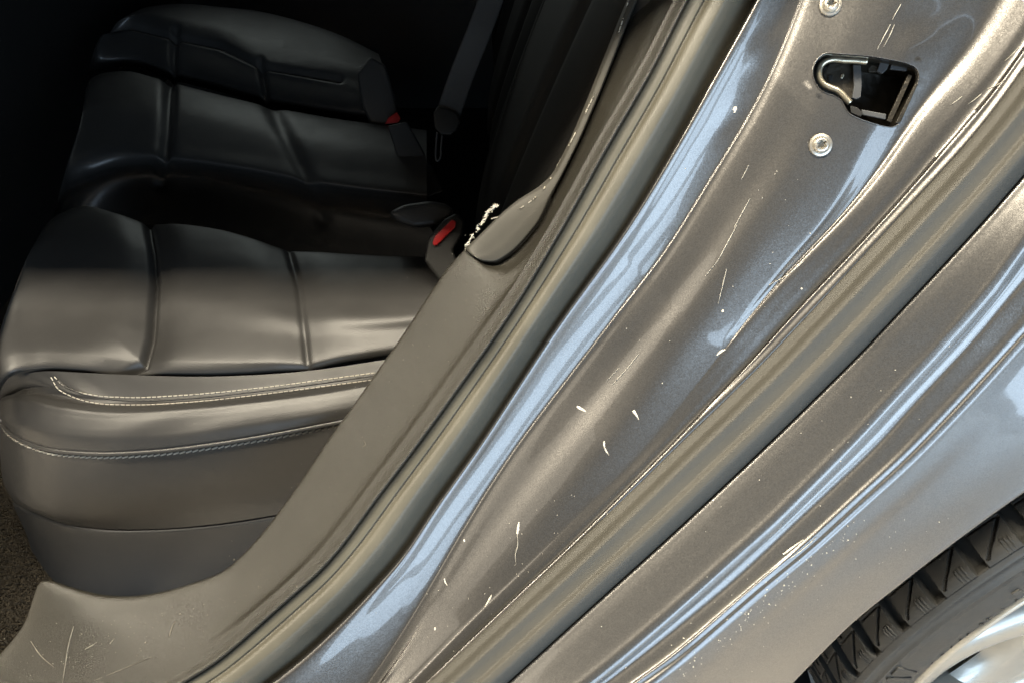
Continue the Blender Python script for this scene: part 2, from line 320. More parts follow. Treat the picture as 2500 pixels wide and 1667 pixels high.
HOLE = [(2019, 130), (2034, 131), (2080, 134), (2129, 139), (2175, 147), (2220, 158), (2236, 166), (2243, 182), (2240, 204), (2220, 245), (2207, 274), (2195, 301), (2180, 311), (2164, 310),
        (2129, 301), (2093, 288), (2072, 276), (2062, 260), (2055, 247), (2037, 235), (2006, 222), (1991, 204), (1984, 179), (1988, 158), (2001, 140)]
def closed(pts, n):
    p = np.array(pts + pts[:3], float); q = resample(p, 8 * n)
    ch = np.concatenate([[0], np.cumsum(np.linalg.norm(np.diff(p, axis=0), axis=1))]); tot = np.concatenate([[0], np.cumsum(np.linalg.norm(np.diff(np.array(pts + pts[:1], float), axis=0), axis=1))])[-1]
    t = np.linspace(ch[1], ch[1] + tot, n, endpoint=False); tq = np.linspace(0, ch[-1], 8 * n)
    return np.stack([np.interp(t, tq, q[:, 0]), np.interp(t, tq, q[:, 1])], -1)
hole = closed(HOLE, 90); hc = hole.mean(0)
def inside(px, py, poly):
    r = np.zeros(np.shape(px), bool); j = len(poly) - 1
    for i in range(len(poly)):
        a, b = poly[i], poly[j]
        with np.errstate(all='ignore'): r ^= ((a[1] > py) != (b[1] > py)) & (px < (b[0] - a[0]) * (py - a[1]) / (b[1] - a[1]) + a[0])
        j = i
    return r
me = None
def build_jamb():
    ns, sub = 360, 6
    s = np.linspace(-1100, 2900, ns); R = len(JR)
    C = np.maximum.accumulate(np.stack([r[0](s) for r in JR]) + np.arange(R)[:, None] * 0.6, 0); O = np.stack([(r[1](s) if callable(r[1]) else np.full(ns, r[1])) for r in JR])
    f = np.linspace(0, 1, sub, endpoint=False); Cc = []; Oc = []
    for j in range(ns):
        ci = np.concatenate([C[i, j] + f * (C[i + 1, j] - C[i, j]) for i in range(R - 1)] + [[C[-1, j]]]); Cc.append(ci); Oc.append(pchip(C[:, j], O[:, j], ci))
    Cc = np.stack(Cc, 1); Oc = np.stack(Oc, 1)
    # light smoothing across so that the lines roll instead of folding
    px, py = sc2p(s[None], Cc); d = d0(px, py) + Oc * 1e-3
    dents = [((2240, 50), 80, 50, 2), ((1770, 300), 60, 28, .7), ((1860, 120), 55, 28, -.7)]
    for (x0, y0), ra, rb, mm in dents:
        ss = ((px - x0) - (py - y0)) / 1.414; cc = ((px - x0) + (py - y0)) / 1.414; d = d + mm * 1e-3 * np.exp(-(ss / ra) ** 2 - (cc / rb) ** 2)
    remember('jamb', px, py, d)
    P = unp(px, py, d)
    # cut the latch opening: open a window of faces and fill to the traced rim
    n, m = px.shape; grow = hc + (hole - hc) * 1.16
    ins = inside(px, py, grow)
    fin = ins[:-1, :-1] | ins[:-1, 1:] | ins[1:, 1:] | ins[1:, :-1]
    idx = np.arange(n * m).reshape(n, m); F = np.stack([idx[:-1, :-1], idx[:-1, 1:], idx[1:, 1:], idx[1:, :-1]], -1)
    keep = [tuple(q) for q in F[~fin]]; V = P.reshape(-1, 3)
    from collections import Counter
    ed = Counter()
    for q in F[fin]:
        for a, b in zip(q, np.roll(q, -1)): ed[(min(a, b), max(a, b))] += 1
    be = [e for e, k in ed.items() if k == 1]
    bv = sorted({v for e in be for v in e}); pos = {v: i for i, v in enumerate(bv)}
    fp = np.stack([px.ravel(), py.ravel()], -1)
    inner = hole; nb = len(bv); extra = hc + (hole - hc) * 1.05; extra2 = hc + (hole - hc) * 1.10
    pts = [Vector(fp[v]) for v in bv] + [Vector(p) for p in inner] + [Vector(p) for p in extra] + [Vector(p) for p in extra2]
    edges = [(pos[a], pos[b]) for a, b in be] + [(nb + i, nb + (i + 1) % len(inner)) for i in range(len(inner))]
    vo, eo, fo, ov, oe, of = geometry.delaunay_2d_cdt(pts, edges, [], 0, 1e-6)
    vo = np.array([tuple(v) for v in vo]); ring = []
    # order boundary loop for inside test
    nxt = {}
    for a, b in be: nxt.setdefault(a, []).append(b); nxt.setdefault(b, []).append(a)
    loop = [be[0][0]]; prev = None
    while True:
        c_ = [k for k in nxt[loop[-1]] if k != prev]; prev = loop[-1]
        if c_[0] == loop[0] or len(loop) > 5000: break
        loop.append(c_[0])
    lp = fp[loop]
    newid = []; V = list(map(tuple, V))
    for i, v in enumerate(vo):
        src = [k for k in ov[i] if k < nb]
        if src: newid.append(bv[src[0]])
        else: newid.append(len(V)); V.append(tuple(unp(v[0], v[1], depth_on('jamb', v[0], v[1]))))
    for f_ in fo:
        c_ = vo[list(f_)].mean(0)
        if inside(c_[0], c_[1], lp) and not inside(c_[0], c_[1], hole): keep.append(tuple(newid[k] for k in f_))
    return mesh('jamb', V, keep)
jamb = link('door_jamb', build_jamb(), 'paint', car, label='scratched dark grey metallic door jamb between the two rubber seals')
PINV['door_jamb'] = Matrix.Identity(4)
def jn(px, py):                     # surface normal of the jamb at a pixel
    e = 3.0; P = [unp(px + a, py + b, depth_on('jamb', px + a, py + b)) for a, b in ((-9, 0), (9, 0), (0, -9), (0, 9))]
    n_ = np.cross(P[1] - P[0], P[3] - P[2]); n_ /= np.linalg.norm(n_)
    return n_ if n_[1] < 0 else -n_

# ------------------------------------------------------------------ latch pocket inside the opening
hd = np.array([depth_on('jamb', a, b) for a, b in hole])
NH = jn(2003, 200); HP = unp(hole[:, 0], hole[:, 1], hd); HCEN = HP.mean(0)
def pocket_ring(shrink, deep): return HCEN + (HP - HCEN) * shrink - NH * deep
def ring_strip(name, rings):
    n_ = len(rings[0]); V = np.concatenate(rings); F = []
    for k in range(len(rings) - 1):
        for i in range(n_): j = (i + 1) % n_; F.append((k * n_ + i, k * n_ + j, (k + 1) * n_ + j, (k + 1) * n_ + i))
    return V, F
V, F = ring_strip('rim', [pocket_ring(1.018, -.0001), pocket_ring(1.008, -.0009), pocket_ring(.994, -.0007), pocket_ring(.982, .0012), pocket_ring(.978, .004)])
latch = link('latch_opening_rim', mesh('latch_opening_rim', V, F), 'paint', jamb, label='rolled painted edge of the latch opening')
V, F = ring_strip('wall', [pocket_ring(.99, .0025), pocket_ring(.99, .012), pocket_ring(1.04, .026), pocket_ring(1.04, .045)]); F.append(tuple(range(3 * len(HP), 4 * len(HP))))
link('latch_pocket', mesh('latch_pocket', V, F), 'darkmetal', jamb, smooth=False, label='dark dirty cavity behind the latch opening')
def hp(px, py, deep):               # a point 'deep' behind the jamb plane seen at a pixel
    r = ray(px, py); o = np.array([0, 0, HC]); t = np.dot(HCEN - NH * deep - o, NH) / np.dot(r, NH); return o + r * t
U3 = [(2117, 152), (2090, 149), (2060, 148), (2032, 146), (2017, 150), (2005, 160), (2000, 176), (2002, 194), (2012, 207), (2026, 214), (2044, 221), (2056, 230), (2066, 242), (2076, 252)]
P = np.array([hp(a, b, 0.007) for a, b in resample(U3, 60)])
st = link('sheet_edge_loop', tube('sheet_edge_loop', P, 0.0024, 10), 'zinc', jamb, label='pale yellow zinc edge loop inside the latch opening')  # bare edge of the inner sheet metal, modelled as a bar
def plate(name, poly, deep, thick, mat, label=None, bw=0.0004):
    n_ = len(poly); V = [hp(a, b, deep) for a, b in poly] + [hp(a, b, deep) - NH * thick for a, b in poly]
    F = [tuple(range(n_)), tuple(range(2 * n_ - 1, n_ - 1, -1))] + [(i, i + n_, (i + 1) % n_ + n_, (i + 1) % n_) for i in range(n_)]
    me_ = mesh(name, V, F); bm = bmesh.new(); bm.from_mesh(me_); bmesh.ops.recalc_face_normals(bm, faces=bm.faces); bm.to_mesh(me_); bm.free()
    return link(name, bevel(me_, bw, 2), mat, jamb, smooth=False, label=label)
CR = lambda pts: [(1950 + x / 6.272, 80 + y / 6.272) for x, y in pts]
plate('latch_plate', CR([(480, 470), (840, 480), (850, 1000), (800, 1010), (620, 860), (400, 760), (380, 640)]), 0.016, 0.002, 'darkmetal')
plate('latch_socket', CR([(450, 655), (515, 650), (520, 730), (455, 740)]), 0.0150, 0.001, 'black')
plate('latch_rivet', CR([(650, 640), (690, 630), (700, 660), (670, 705), (640, 700)]), 0.0150, 0.001, 'zinc')
plate('latch_lever', CR([(830, 500), (950, 500), (960, 640), (965, 820), (950, 990), (880, 1020), (820, 1000), (850, 820), (840, 660)]), 0.012, 0.004, 'greyplastic')
plate('latch_tab', CR([(1260, 430), (1400, 440), (1350, 570), (1280, 630), (1200, 590)]), 0.011, 0.004, 'greyplastic')
plate('latch_arm', CR([(1060, 560), (1120, 500), (1230, 520), (1210, 600), (1080, 610)]), 0.013, 0.004, 'darkmetal')
plate('latch_bar', CR([(1420, 470), (1660, 520), (1650, 590), (1400, 560)]), 0.014, 0.003, 'greyplastic')
plate('latch_guide', CR([(1680, 640), (1740, 660), (1420, 1380), (1350, 1350)]), 0.011, 0.004, 'darkmetal')
plate('latch_guide', CR([(1800, 760), (1830, 790), (1560, 1380), (1480, 1390)]), 0.007, 0.004, 'darkmetal')
plate('latch_ledge', CR([(960, 1180), (1340, 1250), (1330, 1330), (980, 1260)]), 0.010, 0.003, 'greyplastic')
plate('latch_clip', CR([(790, 1120), (900, 1150), (985, 1230), (950, 1290), (800, 1230)]), 0.006, 0.003, 'black')

# ------------------------------------------------------------------ two star-socket screws
def screw(px, py, rp, tilt):
    d = depth_on('jamb', px, py); c = unp(px, py, d); n_ = jn(px, py)
    r = rp / FPX * d; a = np.cross(n_, [0, 0, 1.0]); a /= np.linalg.norm(a); b = np.cross(n_, a)
    prof = [(1.0, -.02), (1.02, .10), (.97, .20), (.80, .24), (.74, .22), (.70, .30), (.66, .44), (.58, .52), (.48, .55)]
    seg = 48; V = []; F = []
    for R_, h in prof:
        for k in range(seg): th = 2 * math.pi * k / seg; V.append(c + r * (R_ * (math.cos(th) * a + math.sin(th) * b) + h * n_))
    for hh, kk in ((.545, 1.0), (.05, .93)):
        for k in range(seg):
            th = 2 * math.pi * k / seg + tilt; R_ = (.38 + .10 * math.cos(6 * th)) * kk; t2 = th - tilt; V.append(c + r * (R_ * (math.cos(t2) * a + math.sin(t2) * b) + hh * n_))
    m_ = len(prof) + 2
    for i in range(m_ - 1):
        for k in range(seg): j = (k + 1) % seg; F.append((i * seg + k, i * seg + j, (i + 1) * seg + j, (i + 1) * seg + k))
    F.append(tuple((m_ - 1) * seg + k for k in range(seg)))
    return mesh('screw', V, F)
link('screw', screw(2003, 355, 27, 0.3), 'steel', jamb, smooth=False, label='star-socket screw below the latch opening')
link('screw', screw(2027, 13, 26, 0.9), 'steel', jamb, smooth=False, label='star-socket screw above the latch opening')

# ------------------------------------------------------------------ seals
rows = [(plus(E1, 2), 34), (plus(E1, 7), 19), (mix(E1, E2, .11), 17.5), (mix(E1, E2, .18), 16.5), (mix(E1, E2, .24), 16.2), (mix(E1, E2, .27), 17.8), (mix(E1, E2, .295), 17.2), (mix(E1, E2, .34), 14), (mix(E1, E2, .42), 11.5), (mix(E1, E2, .54), 10.5), (mix(E1, E2, .66), 14), (mix(E1, E2, .80), 23),
        (mix(E1, E2, .93), 33), (plus(E2, 2), 40), (plus(E2, -6), 50)]
link('inner_door_seal', strip('seal1', rows, -1750, 1950, 320, 6), 'rubber', car, label='rounded rubber seal between the plastic trim and the painted jamb')
rows = [(plus(E4, -2), 20), (plus(E4, 4), 10), (mix(E4, E5, .07), 7), (mix(E4, E5, .17), 4), (mix(E4, E5, .27), -5), (mix(E4, E5, .35), -7.5), (mix(E4, E5, .46), -7), (mix(E4, E5, .58), -7.5), (mix(E4, E5, .69), -11), (mix(E4, E5, .78), -11.5),
        (mix(E4, E5, .89), -8), (mix(E4, E5, .97), -2.5), (plus(E5, 1), 4), (plus(E5, 1), 22)]
link('outer_door_seal', strip('seal2', rows, -1150, 2950, 320, 6), 'seal2', car, label='olive ribbed rubber seal along the outer edge of the jamb')

# ------------------------------------------------------------------ interior trim and soft insert
SEAM = Curve([(1100, 640), (1135, 606), (1159, 629), (1185, 641), (1222, 638), (1265, 606), (1307, 558), (1350, 478), (1414, 351), (1456, 255), (1499, 149), (1541, 43), (1560, 0), (1615, -130)], 0)
def Ein(s):                         # the trim's own inner edge: the seam where the insert sits, the outline elsewhere
    f = np.clip((s - 520) / 8, 0, 1); return E0(s) * (1 - f) + np.maximum(SEAM(s), E0(s)) * f
rows = [(plus(Ein, 40), 130), (plus(Ein, 6), 74), (plus(Ein, 1), 62), (plus(Ein, 3), 57), (plus(Ein, 14), 54), (smoothed(plus(mix(Ein, E1, .25), 6), 30), 46), (smoothed(mix(Ein, E1, .5), 80), 37), (smoothed(mix(Ein, E1, .76), 120), 25), (plus(E1, -44), 18.5), (plus(E1, -31), 17.0), (plus(E1, -19), 14.6), (plus(E1, -9), 12.2), (plus(E1, -1), 11.2), (plus(E1, 6), 16), (plus(E1, 6), 30)]
link('sill_trim', strip('trim', rows, -2150, 1900, 560, 6), 'trim', car, label='scuffed grained plastic trim running from the sill up the pillar')
S2 = lambda s: np.maximum(SEAM(s), E0(s))
rows = [(plus(E0, 60), 125), (plus(E0, 4), 72), (plus(E0, 0), 57), (plus(E0, 5), 54), (mix(E0, S2, .25), 51.5), (mix(E0, S2, .5), 50), (mix(E0, S2, .8), 49), (plus(S2, -13), 49), (plus(S2, -5), 50.5), (plus(S2, -2), 60)]
link('pillar_insert', strip('insert', rows, 528, 1900, 260, 5), 'leather_far', car, label='soft dark insert with worn white lower edge and a stitched line'); PINV['pillar_insert'] = Matrix.Identity(4)
insert = bpy.data.objects['pillar_insert']
link('stitching', stitches('stitching', 'insert', [(1130, 503), (1160, 494), (1200, 476), (1240, 444), (1290, 364), (1340, 270), (1400, 135), (1440, 15), (1450, -20)], 0.0045, 0.0036, 0.0011), 'thread', insert, smooth=False, kind='stuff')
mb = MB()
for i in range(130):
    t = random.random(); pts = [(1066, 572), (1080, 548), (1098, 522), (1108, 508), (1125, 482), (1140, 470)]; k = resample(pts, 50)[int(t * 49)]
    if 0.30 < t < 0.42 and random.random() < .8: continue
    x, y = k[0] * KD + random.gauss(2, 3 if t > .45 else 1.5), k[1] * KD + random.gauss(0, 2.5); d = depth_on('insert', x, y) - random.uniform(.0006, .002); c = unp(x, y, d)
    a = np.array([random.gauss(0, 1) for _ in range(3)]); a /= np.linalg.norm(a); b = np.cross(a, [.3, .5, .8]); b /= np.linalg.norm(b); c2 = np.cross(a, b)
    mb.box(c, a * random.uniform(.0006, .0020), b * .00017, c2 * .00017)
link('frayed_edge', mb.mesh('frayed_edge'), 'fray', insert, smooth=False, label='frayed white fibres at the torn edge of the insert', kind='stuff')

# ------------------------------------------------------------------ rear bench seat
seat = part_empty('rear_seat', (-0.2, 0.9, 0.35), car, 'black leather rear bench seat seen through the door opening')
G1 = [(330, 470), (346, 560), (352, 640), (343, 760), (325, 825), (262, 862), (250, 872)]; G2 = [(655, 550), (684, 650), (697, 760), (708, 860)]
def near_disp(px, py):
    a = polydist(px, py, G1); b = polydist(px, py, G2)
    return -0.010 * np.exp(-(a / 9) ** 2) - 0.008 * np.exp(-(a / 48) ** 2) - 0.003 * np.exp(-(b / 8) ** 2) - 0.005 * np.exp(-(b / 50) ** 2)
zr = lambda pts, z: [(x, y, z) for x, y in pts]
near = [zr([(-12, 940), (-2, 900), (20, 868), (90, 853), (180, 855), (265, 859), (500, 864), (700, 852), (870, 828), (1040, 800)], .548),
        zr([(-14, 930), (-4, 890), (20, 860), (90, 845), (180, 847), (265, 851), (500, 857), (700, 846), (870, 822), (1040, 795)], .557),
        zr([(-14, 890), (-6, 850), (20, 822), (90, 812), (180, 814), (290, 822), (500, 834), (700, 830), (870, 808), (1040, 785)], .566),
        zr([(-8, 800), (8, 750), (40, 722), (100, 712), (190, 712), (320, 724), (500, 752), (700, 768), (880, 762), (1040, 745)], .577),
        zr([(15, 715), (38, 665), (75, 640), (120, 632), (200, 632), (330, 645), (500, 680), (690, 715), (880, 725), (1040, 715)], .586),
        zr([(45, 640), (70, 580), (105, 555), (150, 542), (220, 540), (340, 560), (500, 590), (680, 635), (880, 655), (1040, 655)], .590),
        zr([(90, 545), (112, 510), (150, 485), (190, 474), (260, 488), (345, 505), (500, 527), (660, 568), (880, 588), (1040, 592)], .582),
        zr([(100, 555), (120, 515), (150, 490), (190, 477), (260, 490), (345, 507), (500, 530), (660, 571), (880, 590), (1040, 594)], .50)]
link('seat_cushion', patch('near', near, 260, 150, disp=near_disp), 'leather', seat, label='nearest padded seat cushion, half in light and half in shadow')
# front roll with double seam, then the upright valance in two bands
foldD = .8
r0 = [(-10, 945, .90), (-2, 903, .86), (20, 868, .83), (90, 853, .812), (180, 855, .806), (265, 859, .804), (500, 864, .803), (700, 852, .806), (870, 828, .81), (1040, 800, .82)]
SM = [(60, 880, .826), (95, 885, .815), (120, 890, .808), (160, 903, .803), (200, 912, .801), (280, 920, .800), (420, 914, .799), (600, 897, .800), (740, 879, .803), (870, 860, .806), (1040, 832, .815)]
r2 = [(-8, 940, .885), (2, 915, .86), (30, 905, .835), (80, 905, .815), (150, 918, .802), (230, 928, .798), (420, 924, .796), (600, 907, .797), (740, 890, .800), (880, 868, .803), (1040, 840, .812)]
r3 = [(-10, 945, .882), (0, 945, .855), (30, 962, .822), (90, 975, .800), (180, 982, .786), (300, 982, .782), (440, 972, .781), (600, 952, .783), (740, 930, .786), (880, 905, .790), (1040, 878, .80)]
r4 = [(-10, 948, .882), (2, 962, .855), (34, 990, .822), (90, 1012, .800), (180, 1024, .788), (330, 1022, .783), (480, 1006, .782), (620, 984, .784), (740, 962, .787), (880, 934, .792), (1040, 906, .80)]
r5 = [(-10, 952, .886), (4, 968, .86), (36, 1000, .828), (100, 1027, .805), (200, 1039, .793), (350, 1035, .788), (500, 1017, .787), (650, 992, .789), (740, 975, .791), (880, 946, .796), (1040, 918, .805)]
wr = lambda px, py: (0.0010 * np.sin((px * .55 + py * 1.6) / 26.0)) * np.exp(-((px - 400) / 130) ** 2 - ((py - 1040) / 45) ** 2)
def patch3(key, rows, nu, nv, disp=None):
    R3 = np.stack(rows); u = np.linspace(0, len(rows) - 1, nv); X = np.arange(len(rows)); G = np.stack([pchip(X, R3[:, :, k], u) for k in range(3)], -1)
    if disp is not None: a, b, _ = proj(G); G[..., 2] += disp(a, b)
    a, b, d = proj(G); remember(key, a, b, d); return grid_mesh(key, G)
to3 = lambda r: (lambda q: unp(q[:, 0], q[:, 1], q[:, 2]))(resample([(x * KD, y * KD, d) for x, y, d in r], 260))
A0, A1, A2, A5 = to3(r0), to3(SM), to3(r2), to3(r5)
def between(fh, fz): p = A2 + (A5 - A2) * fh; p[:, 2] = A2[:, 2] + (A5[:, 2] - A2[:, 2]) * fz; return p
rollrows = [A0, A1, A2] + [between(a, b) for a, b in ((.12, -.06), (.28, -.08), (.45, .02), (.6, .14), (.74, .27), (.86, .42), (.95, .64), (1.0, .86))] + [A5]
link('seat_front_roll', patch3('roll', rollrows, 260, 110, wr), 'leather', seat, label='rolled leather seat edge with double seams catching the light')
for nm, off in (('a', 0), ('b', 17)):
    pts = [(128 - off * .5, 868 + off * .1), (140 - off * .5, 880 + off * .6), (170 - off * .35, 896 + off * .8), (215 - off * .2, 907 + off), (285, 912 + off), (420, 907 + off), (600, 890 + off * .9), (740, 872 + off * .9), (880, 853 + off * .9)]
    link('seam_stitching', stitches('seam_stitching', 'roll', pts, .0058, .0046, .0012), 'thread', seat, smooth=False, kind='stuff')
mid = [(132, 870), (150, 886), (185, 902), (230, 912), (290, 919), (420, 915), (600, 897), (740, 879), (890, 857)]
link('seam_piping', tube('seam_piping', path_on('roll', mid, 120, 0.0), 0.0012, 8), 'leather', seat)
pip = [(0, 960), (14, 985), (40, 1004), (70, 1018), (110, 1030), (200, 1040), (350, 1036), (500, 1018), (650, 993), (740, 976), (880, 947)]
link('edge_piping', tube('edge_piping', path_on('roll', pip, 160, -0.0005), 0.0026, 10), 'leather', seat)
v0 = [(x, y + 1, d + .004) for x, y, d in r5]
dn = lambda dy, dd, f=1.0: [(x + (12 if x < 50 else 6) * dy / 100 * (0.9 if x < 150 else .5), y + dy * f, d + dd) for x, y, d in r5]
band1 = [v0, dn(20, .010), dn(85, .045), dn(150, .085), [(30, 1150, 1.0), (60, 1168, .965), (95, 1182, .94), (140, 1199, .915), (220, 1212, .90), (340, 1214, .893), (480, 1204, .89), (640, 1180, .893), (740, 1160, .90), (880, 1125, .91), (1040, 1090, .92)]]
link('seat_valance', patch('val1', band1, 200, 50, 'd'), 'leather', seat, label='plain upright leather panel below the stitched edge of the seat')
e1 = [(x, y + 1, d + .004) for x, y, d in band1[-1]]
band2 = [e1, [(x, y + 8, d + .003) for x, y, d in band1[-1]], [(62, 1230, 1.04), (88, 1248, 1.0), (118, 1262, .975), (165, 1278, .95), (240, 1290, .935), (350, 1292, .928), (480, 1280, .926), (640, 1250, .93), (740, 1230, .935), (880, 1195, .945), (1040, 1150, .95)],
         [(85, 1310, 1.08), (108, 1325, 1.04), (140, 1342, 1.01), (190, 1360, .985), (260, 1368, .97), (360, 1360, .965), (480, 1340, .965), (640, 1305, .97), (740, 1290, .975), (880, 1250, .98), (1040, 1200, .99)],
         [(95, 1335, 1.10), (118, 1350, 1.06), (150, 1366, 1.03), (200, 1384, 1.01), (270, 1392, .99), (360, 1385, .985), (480, 1365, .985), (640, 1330, .99), (740, 1310, .99), (880, 1270, 1.0), (1040, 1220, 1.01)]]
link('seat_base', patch('val2', band2, 200, 40, 'd'), 'vinyl', seat, label='smooth dark lower band of the seat base')
pv = [(x, y - .5) for x, y, d in band1[-1]][2:10]
gs = [(75, 878), (90, 852)]
sm2 = [(2, 972), (16, 995), (42, 1014), (72, 1028), (112, 1040), (200, 1049), (350, 1045), (500, 1027), (650, 1002), (740, 985), (880, 957)]
link('edge_stitching', stitches('edge_stitching', 'val1', sm2, .0070, .0066, .0018, skew=.25), 'thread', seat, smooth=False, kind='stuff')

def mid_disp(px, py):
    a = polydist(px, py, [(392, 150), (386, 225), (382, 300), (374, 383), (370, 420)]); b = polydist(px, py, [(600, 190), (640, 280), (680, 360), (720, 440), (740, 500)])
    return -0.010 * np.exp(-(a / 14) ** 2) - 0.006 * np.exp(-(b / 20) ** 2)
midr = [zr([(100, 590), (130, 540), (180, 505), (215, 500), (260, 505), (330, 515), (420, 530), (560, 560), (750, 595), (1040, 610)], .44),
        zr([(118, 520), (140, 470), (175, 440), (215, 420), (260, 405), (330, 396), (420, 398), (560, 425), (750, 470), (980, 500)], .50),
        zr([(128, 480), (150, 440), (190, 412), (225, 398), (265, 386), (330, 379), (420, 381), (560, 402), (750, 440), (980, 468)], .555),
        zr([(140, 430), (160, 385), (200, 360), (235, 350), (280, 347), (330, 352), (420, 365), (560, 385), (750, 420), (980, 448)], .580),
        zr([(160, 360), (175, 330), (205, 318), (240, 314), (285, 312), (340, 318), (420, 328), (560, 350), (750, 385), (980, 412)], .586),
        zr([(185, 280), (195, 250), (215, 240), (245, 236), (300, 236), (350, 242), (420, 255), (560, 285), (750, 325), (980, 350)], .594),
        zr([(198, 205), (208, 182), (225, 172), (255, 166), (300, 165), (350, 178), (420, 197), (560, 232), (750, 270), (980, 300)], .580),
        zr([(200, 210), (210, 186), (227, 176), (255, 170), (300, 168), (350, 181), (420, 200), (560, 235), (750, 273), (980, 303)], .48)]
link('middle_cushion', patch('middle', midr, 200, 110, disp=mid_disp), 'leather', seat, label='middle seat cushion in deep shadow')
def far_disp(px, py):
    a = polydist(px, py, [(402, 70), (398, 120), (397, 190)]); b = polydist(px, py, [(597, 140), (606, 190), (612, 245)]); c = polydist(px, py, [(240, 68), (300, 60), (396, 84), (504, 106), (600, 152), (780, 182)])
    return -0.010 * np.exp(-(a / 9) ** 2) - 0.010 * np.exp(-(b / 8) ** 2) - 0.007 * np.exp(-(c / 8) ** 2)
farr = [zr([(200, 185), (215, 165), (250, 158), (300, 153), (396, 184), (500, 211), (611, 244), (790, 276), (920, 292)], .50),
        zr([(204, 165), (218, 148), (250, 143), (300, 140), (396, 168), (500, 195), (611, 228), (790, 262), (920, 280)], .557),
        zr([(212, 130), (225, 105), (255, 85), (310, 80), (396, 100), (504, 125), (600, 165), (780, 205), (910, 235)], .582),
        zr([(225, 95), (245, 72), (270, 60), (320, 60), (396, 80), (504, 103), (600, 148), (780, 180), (900, 205)], .590),
        zr([(260, 58), (285, 42), (320, 32), (370, 35), (440, 48), (540, 68), (650, 100), (790, 140), (885, 165)], .600),
        zr([(305, 30), (335, 18), (380, 11), (430, 10), (500, 16), (590, 26), (690, 50), (790, 85), (870, 125)], .596),
        zr([(310, 34), (338, 22), (380, 15), (430, 14), (500, 20), (590, 30), (690, 54), (790, 89), (870, 129)], .45)]
link('far_cushion', patch('far', farr, 200, 110, disp=far_disp), 'leather', seat, label='farthest seat cushion, faintly lit from the far window')
# seat back: three padded panels rising behind the cushions
def backrest(y0, y1, x0, name, label):
    nu, nv = 40, 40; u = np.linspace(0, 1, nu)[:, None]; v = np.linspace(0, 1, nv)[None]
    b = 0.05 * (np.clip(np.sin(np.pi * u), 0, 1) ** .35) * (np.clip(np.sin(np.pi * (v * .96 + .02)), 0, 1) ** .3); b = b - 0.012 * np.exp(-((u - .25) / .03) ** 2) - 0.012 * np.exp(-((u - .75) / .03) ** 2)
    X = x0 + 0.10 + v * 0.24 - b + 0 * u; Y = y0 + (y1 - y0) * u + 0 * v; Z = 0.52 + 0.62 * v + 0 * u
    return link(name, grid_mesh(name, np.stack([X, Y, Z], -1)), 'black', seat, label=label)
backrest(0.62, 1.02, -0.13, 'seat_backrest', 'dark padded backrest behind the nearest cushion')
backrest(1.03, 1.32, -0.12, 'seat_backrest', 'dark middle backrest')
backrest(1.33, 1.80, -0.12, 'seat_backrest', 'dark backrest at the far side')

# ------------------------------------------------------------------ belts and buckles
belt = part_empty('seat_belt', tuple(unp(1085, 290, 1.0)), car, 'dark seat belt strap hanging beside the backrest')
bp = resample([(1030 * KD, 262 * KD, 1.0), (1062 * KD, 170 * KD, .985), (1100 * KD, 75 * KD, .965), (1135 * KD, -20 * KD, .95), (1160 * KD, -90 * KD, .93)], 24)
Vv = []; wdt = 27 * KD
for x, y, d in bp:
    for k in (-1, -.9, .9, 1): Vv.append(unp(x + k * wdt, y + k * 9 - 1, d + (.0008 if abs(k) == 1 else 0)))
for x, y, d in bp:
    for k in (-1, -.9, .9, 1): Vv.append(unp(x + k * wdt, y + k * 9 - 1, d + .0022))
n_ = len(bp); Ff = []
for i in range(n_ - 1):
    for k in range(3):
        a = i * 4 + k; Ff.append((a, a + 1, a + 5, a + 4)); a += n_ * 4; Ff.append((a, a + 4, a + 5, a + 1))
    for k in (0, 3): a = i * 4 + k; Ff.append((a, a + 4, a + 4 + 4 * n_, a + 4 * n_))
link('strap', mesh('strap', Vv, Ff), 'belt', belt, smooth=False)
def blob(name, poly, d, thick, mat, parent, label=None, bw=.003, smooth=True):
    p = np.array(poly, float) * KD; n_ = len(p); V = [unp(a, b, d) for a, b in p] + [unp(a, b, d + thick) for a, b in p]
    F = [tuple(range(n_)), tuple(range(2 * n_ - 1, n_ - 1, -1))] + [(i, i + n_, (i + 1) % n_ + n_, (i + 1) % n_) for i in range(n_)]
    me_ = mesh(name, V, F); bm = bmesh.new(); bm.from_mesh(me_); bmesh.ops.recalc_face_normals(bm, faces=bm.faces); bm.to_mesh(me_); bm.free()
    return link(name, bevel(me_, bw, 3), mat, parent, smooth=smooth, label=label)
blob('belt_tongue', [(995, 262), (1005, 245), (1030, 250), (1052, 262), (1058, 280), (1050, 300), (1035, 312), (1012, 310), (998, 295)], .985, .014, 'black', belt)
tp = [(1004, 305), (1002, 335), (1001, 360), (1004, 372), (1010, 366), (1013, 340), (1016, 310)]
link('tongue_blade', tube('tongue_blade', np.array([unp(x * KD, y * KD, .985) for x, y in resample(tp, 30)]), .0014, 6), 'greyplastic', belt)
bk = part_empty('belt_buckle', tuple(unp(1085, 569, .80)), car, 'black belt buckle with a red release button by the near cushion')
blob('buckle_body', [(985, 545), (1020, 505), (1048, 490), (1066, 508), (1062, 540), (1040, 575), (1060, 620), (1020, 660), (975, 600)], .83, .03, 'black', bk, bw=.004)
blob('release_button', [(993, 558), (1000, 542), (1038, 505), (1048, 510), (1046, 522), (1006, 562), (998, 566)], .826, .010, 'red', bk, 'bright red release button', bw=.0016)
blob('buckle_boot', [(890, 490), (930, 470), (990, 462), (1030, 470), (1046, 490), (1000, 520), (950, 525), (915, 512)], .90, .04, 'leather', bk, bw=.008)
bk2 = part_empty('belt_buckle', tuple(unp(962, 290, 1.1)), car, 'small red-tipped belt buckle beside the far cushion')
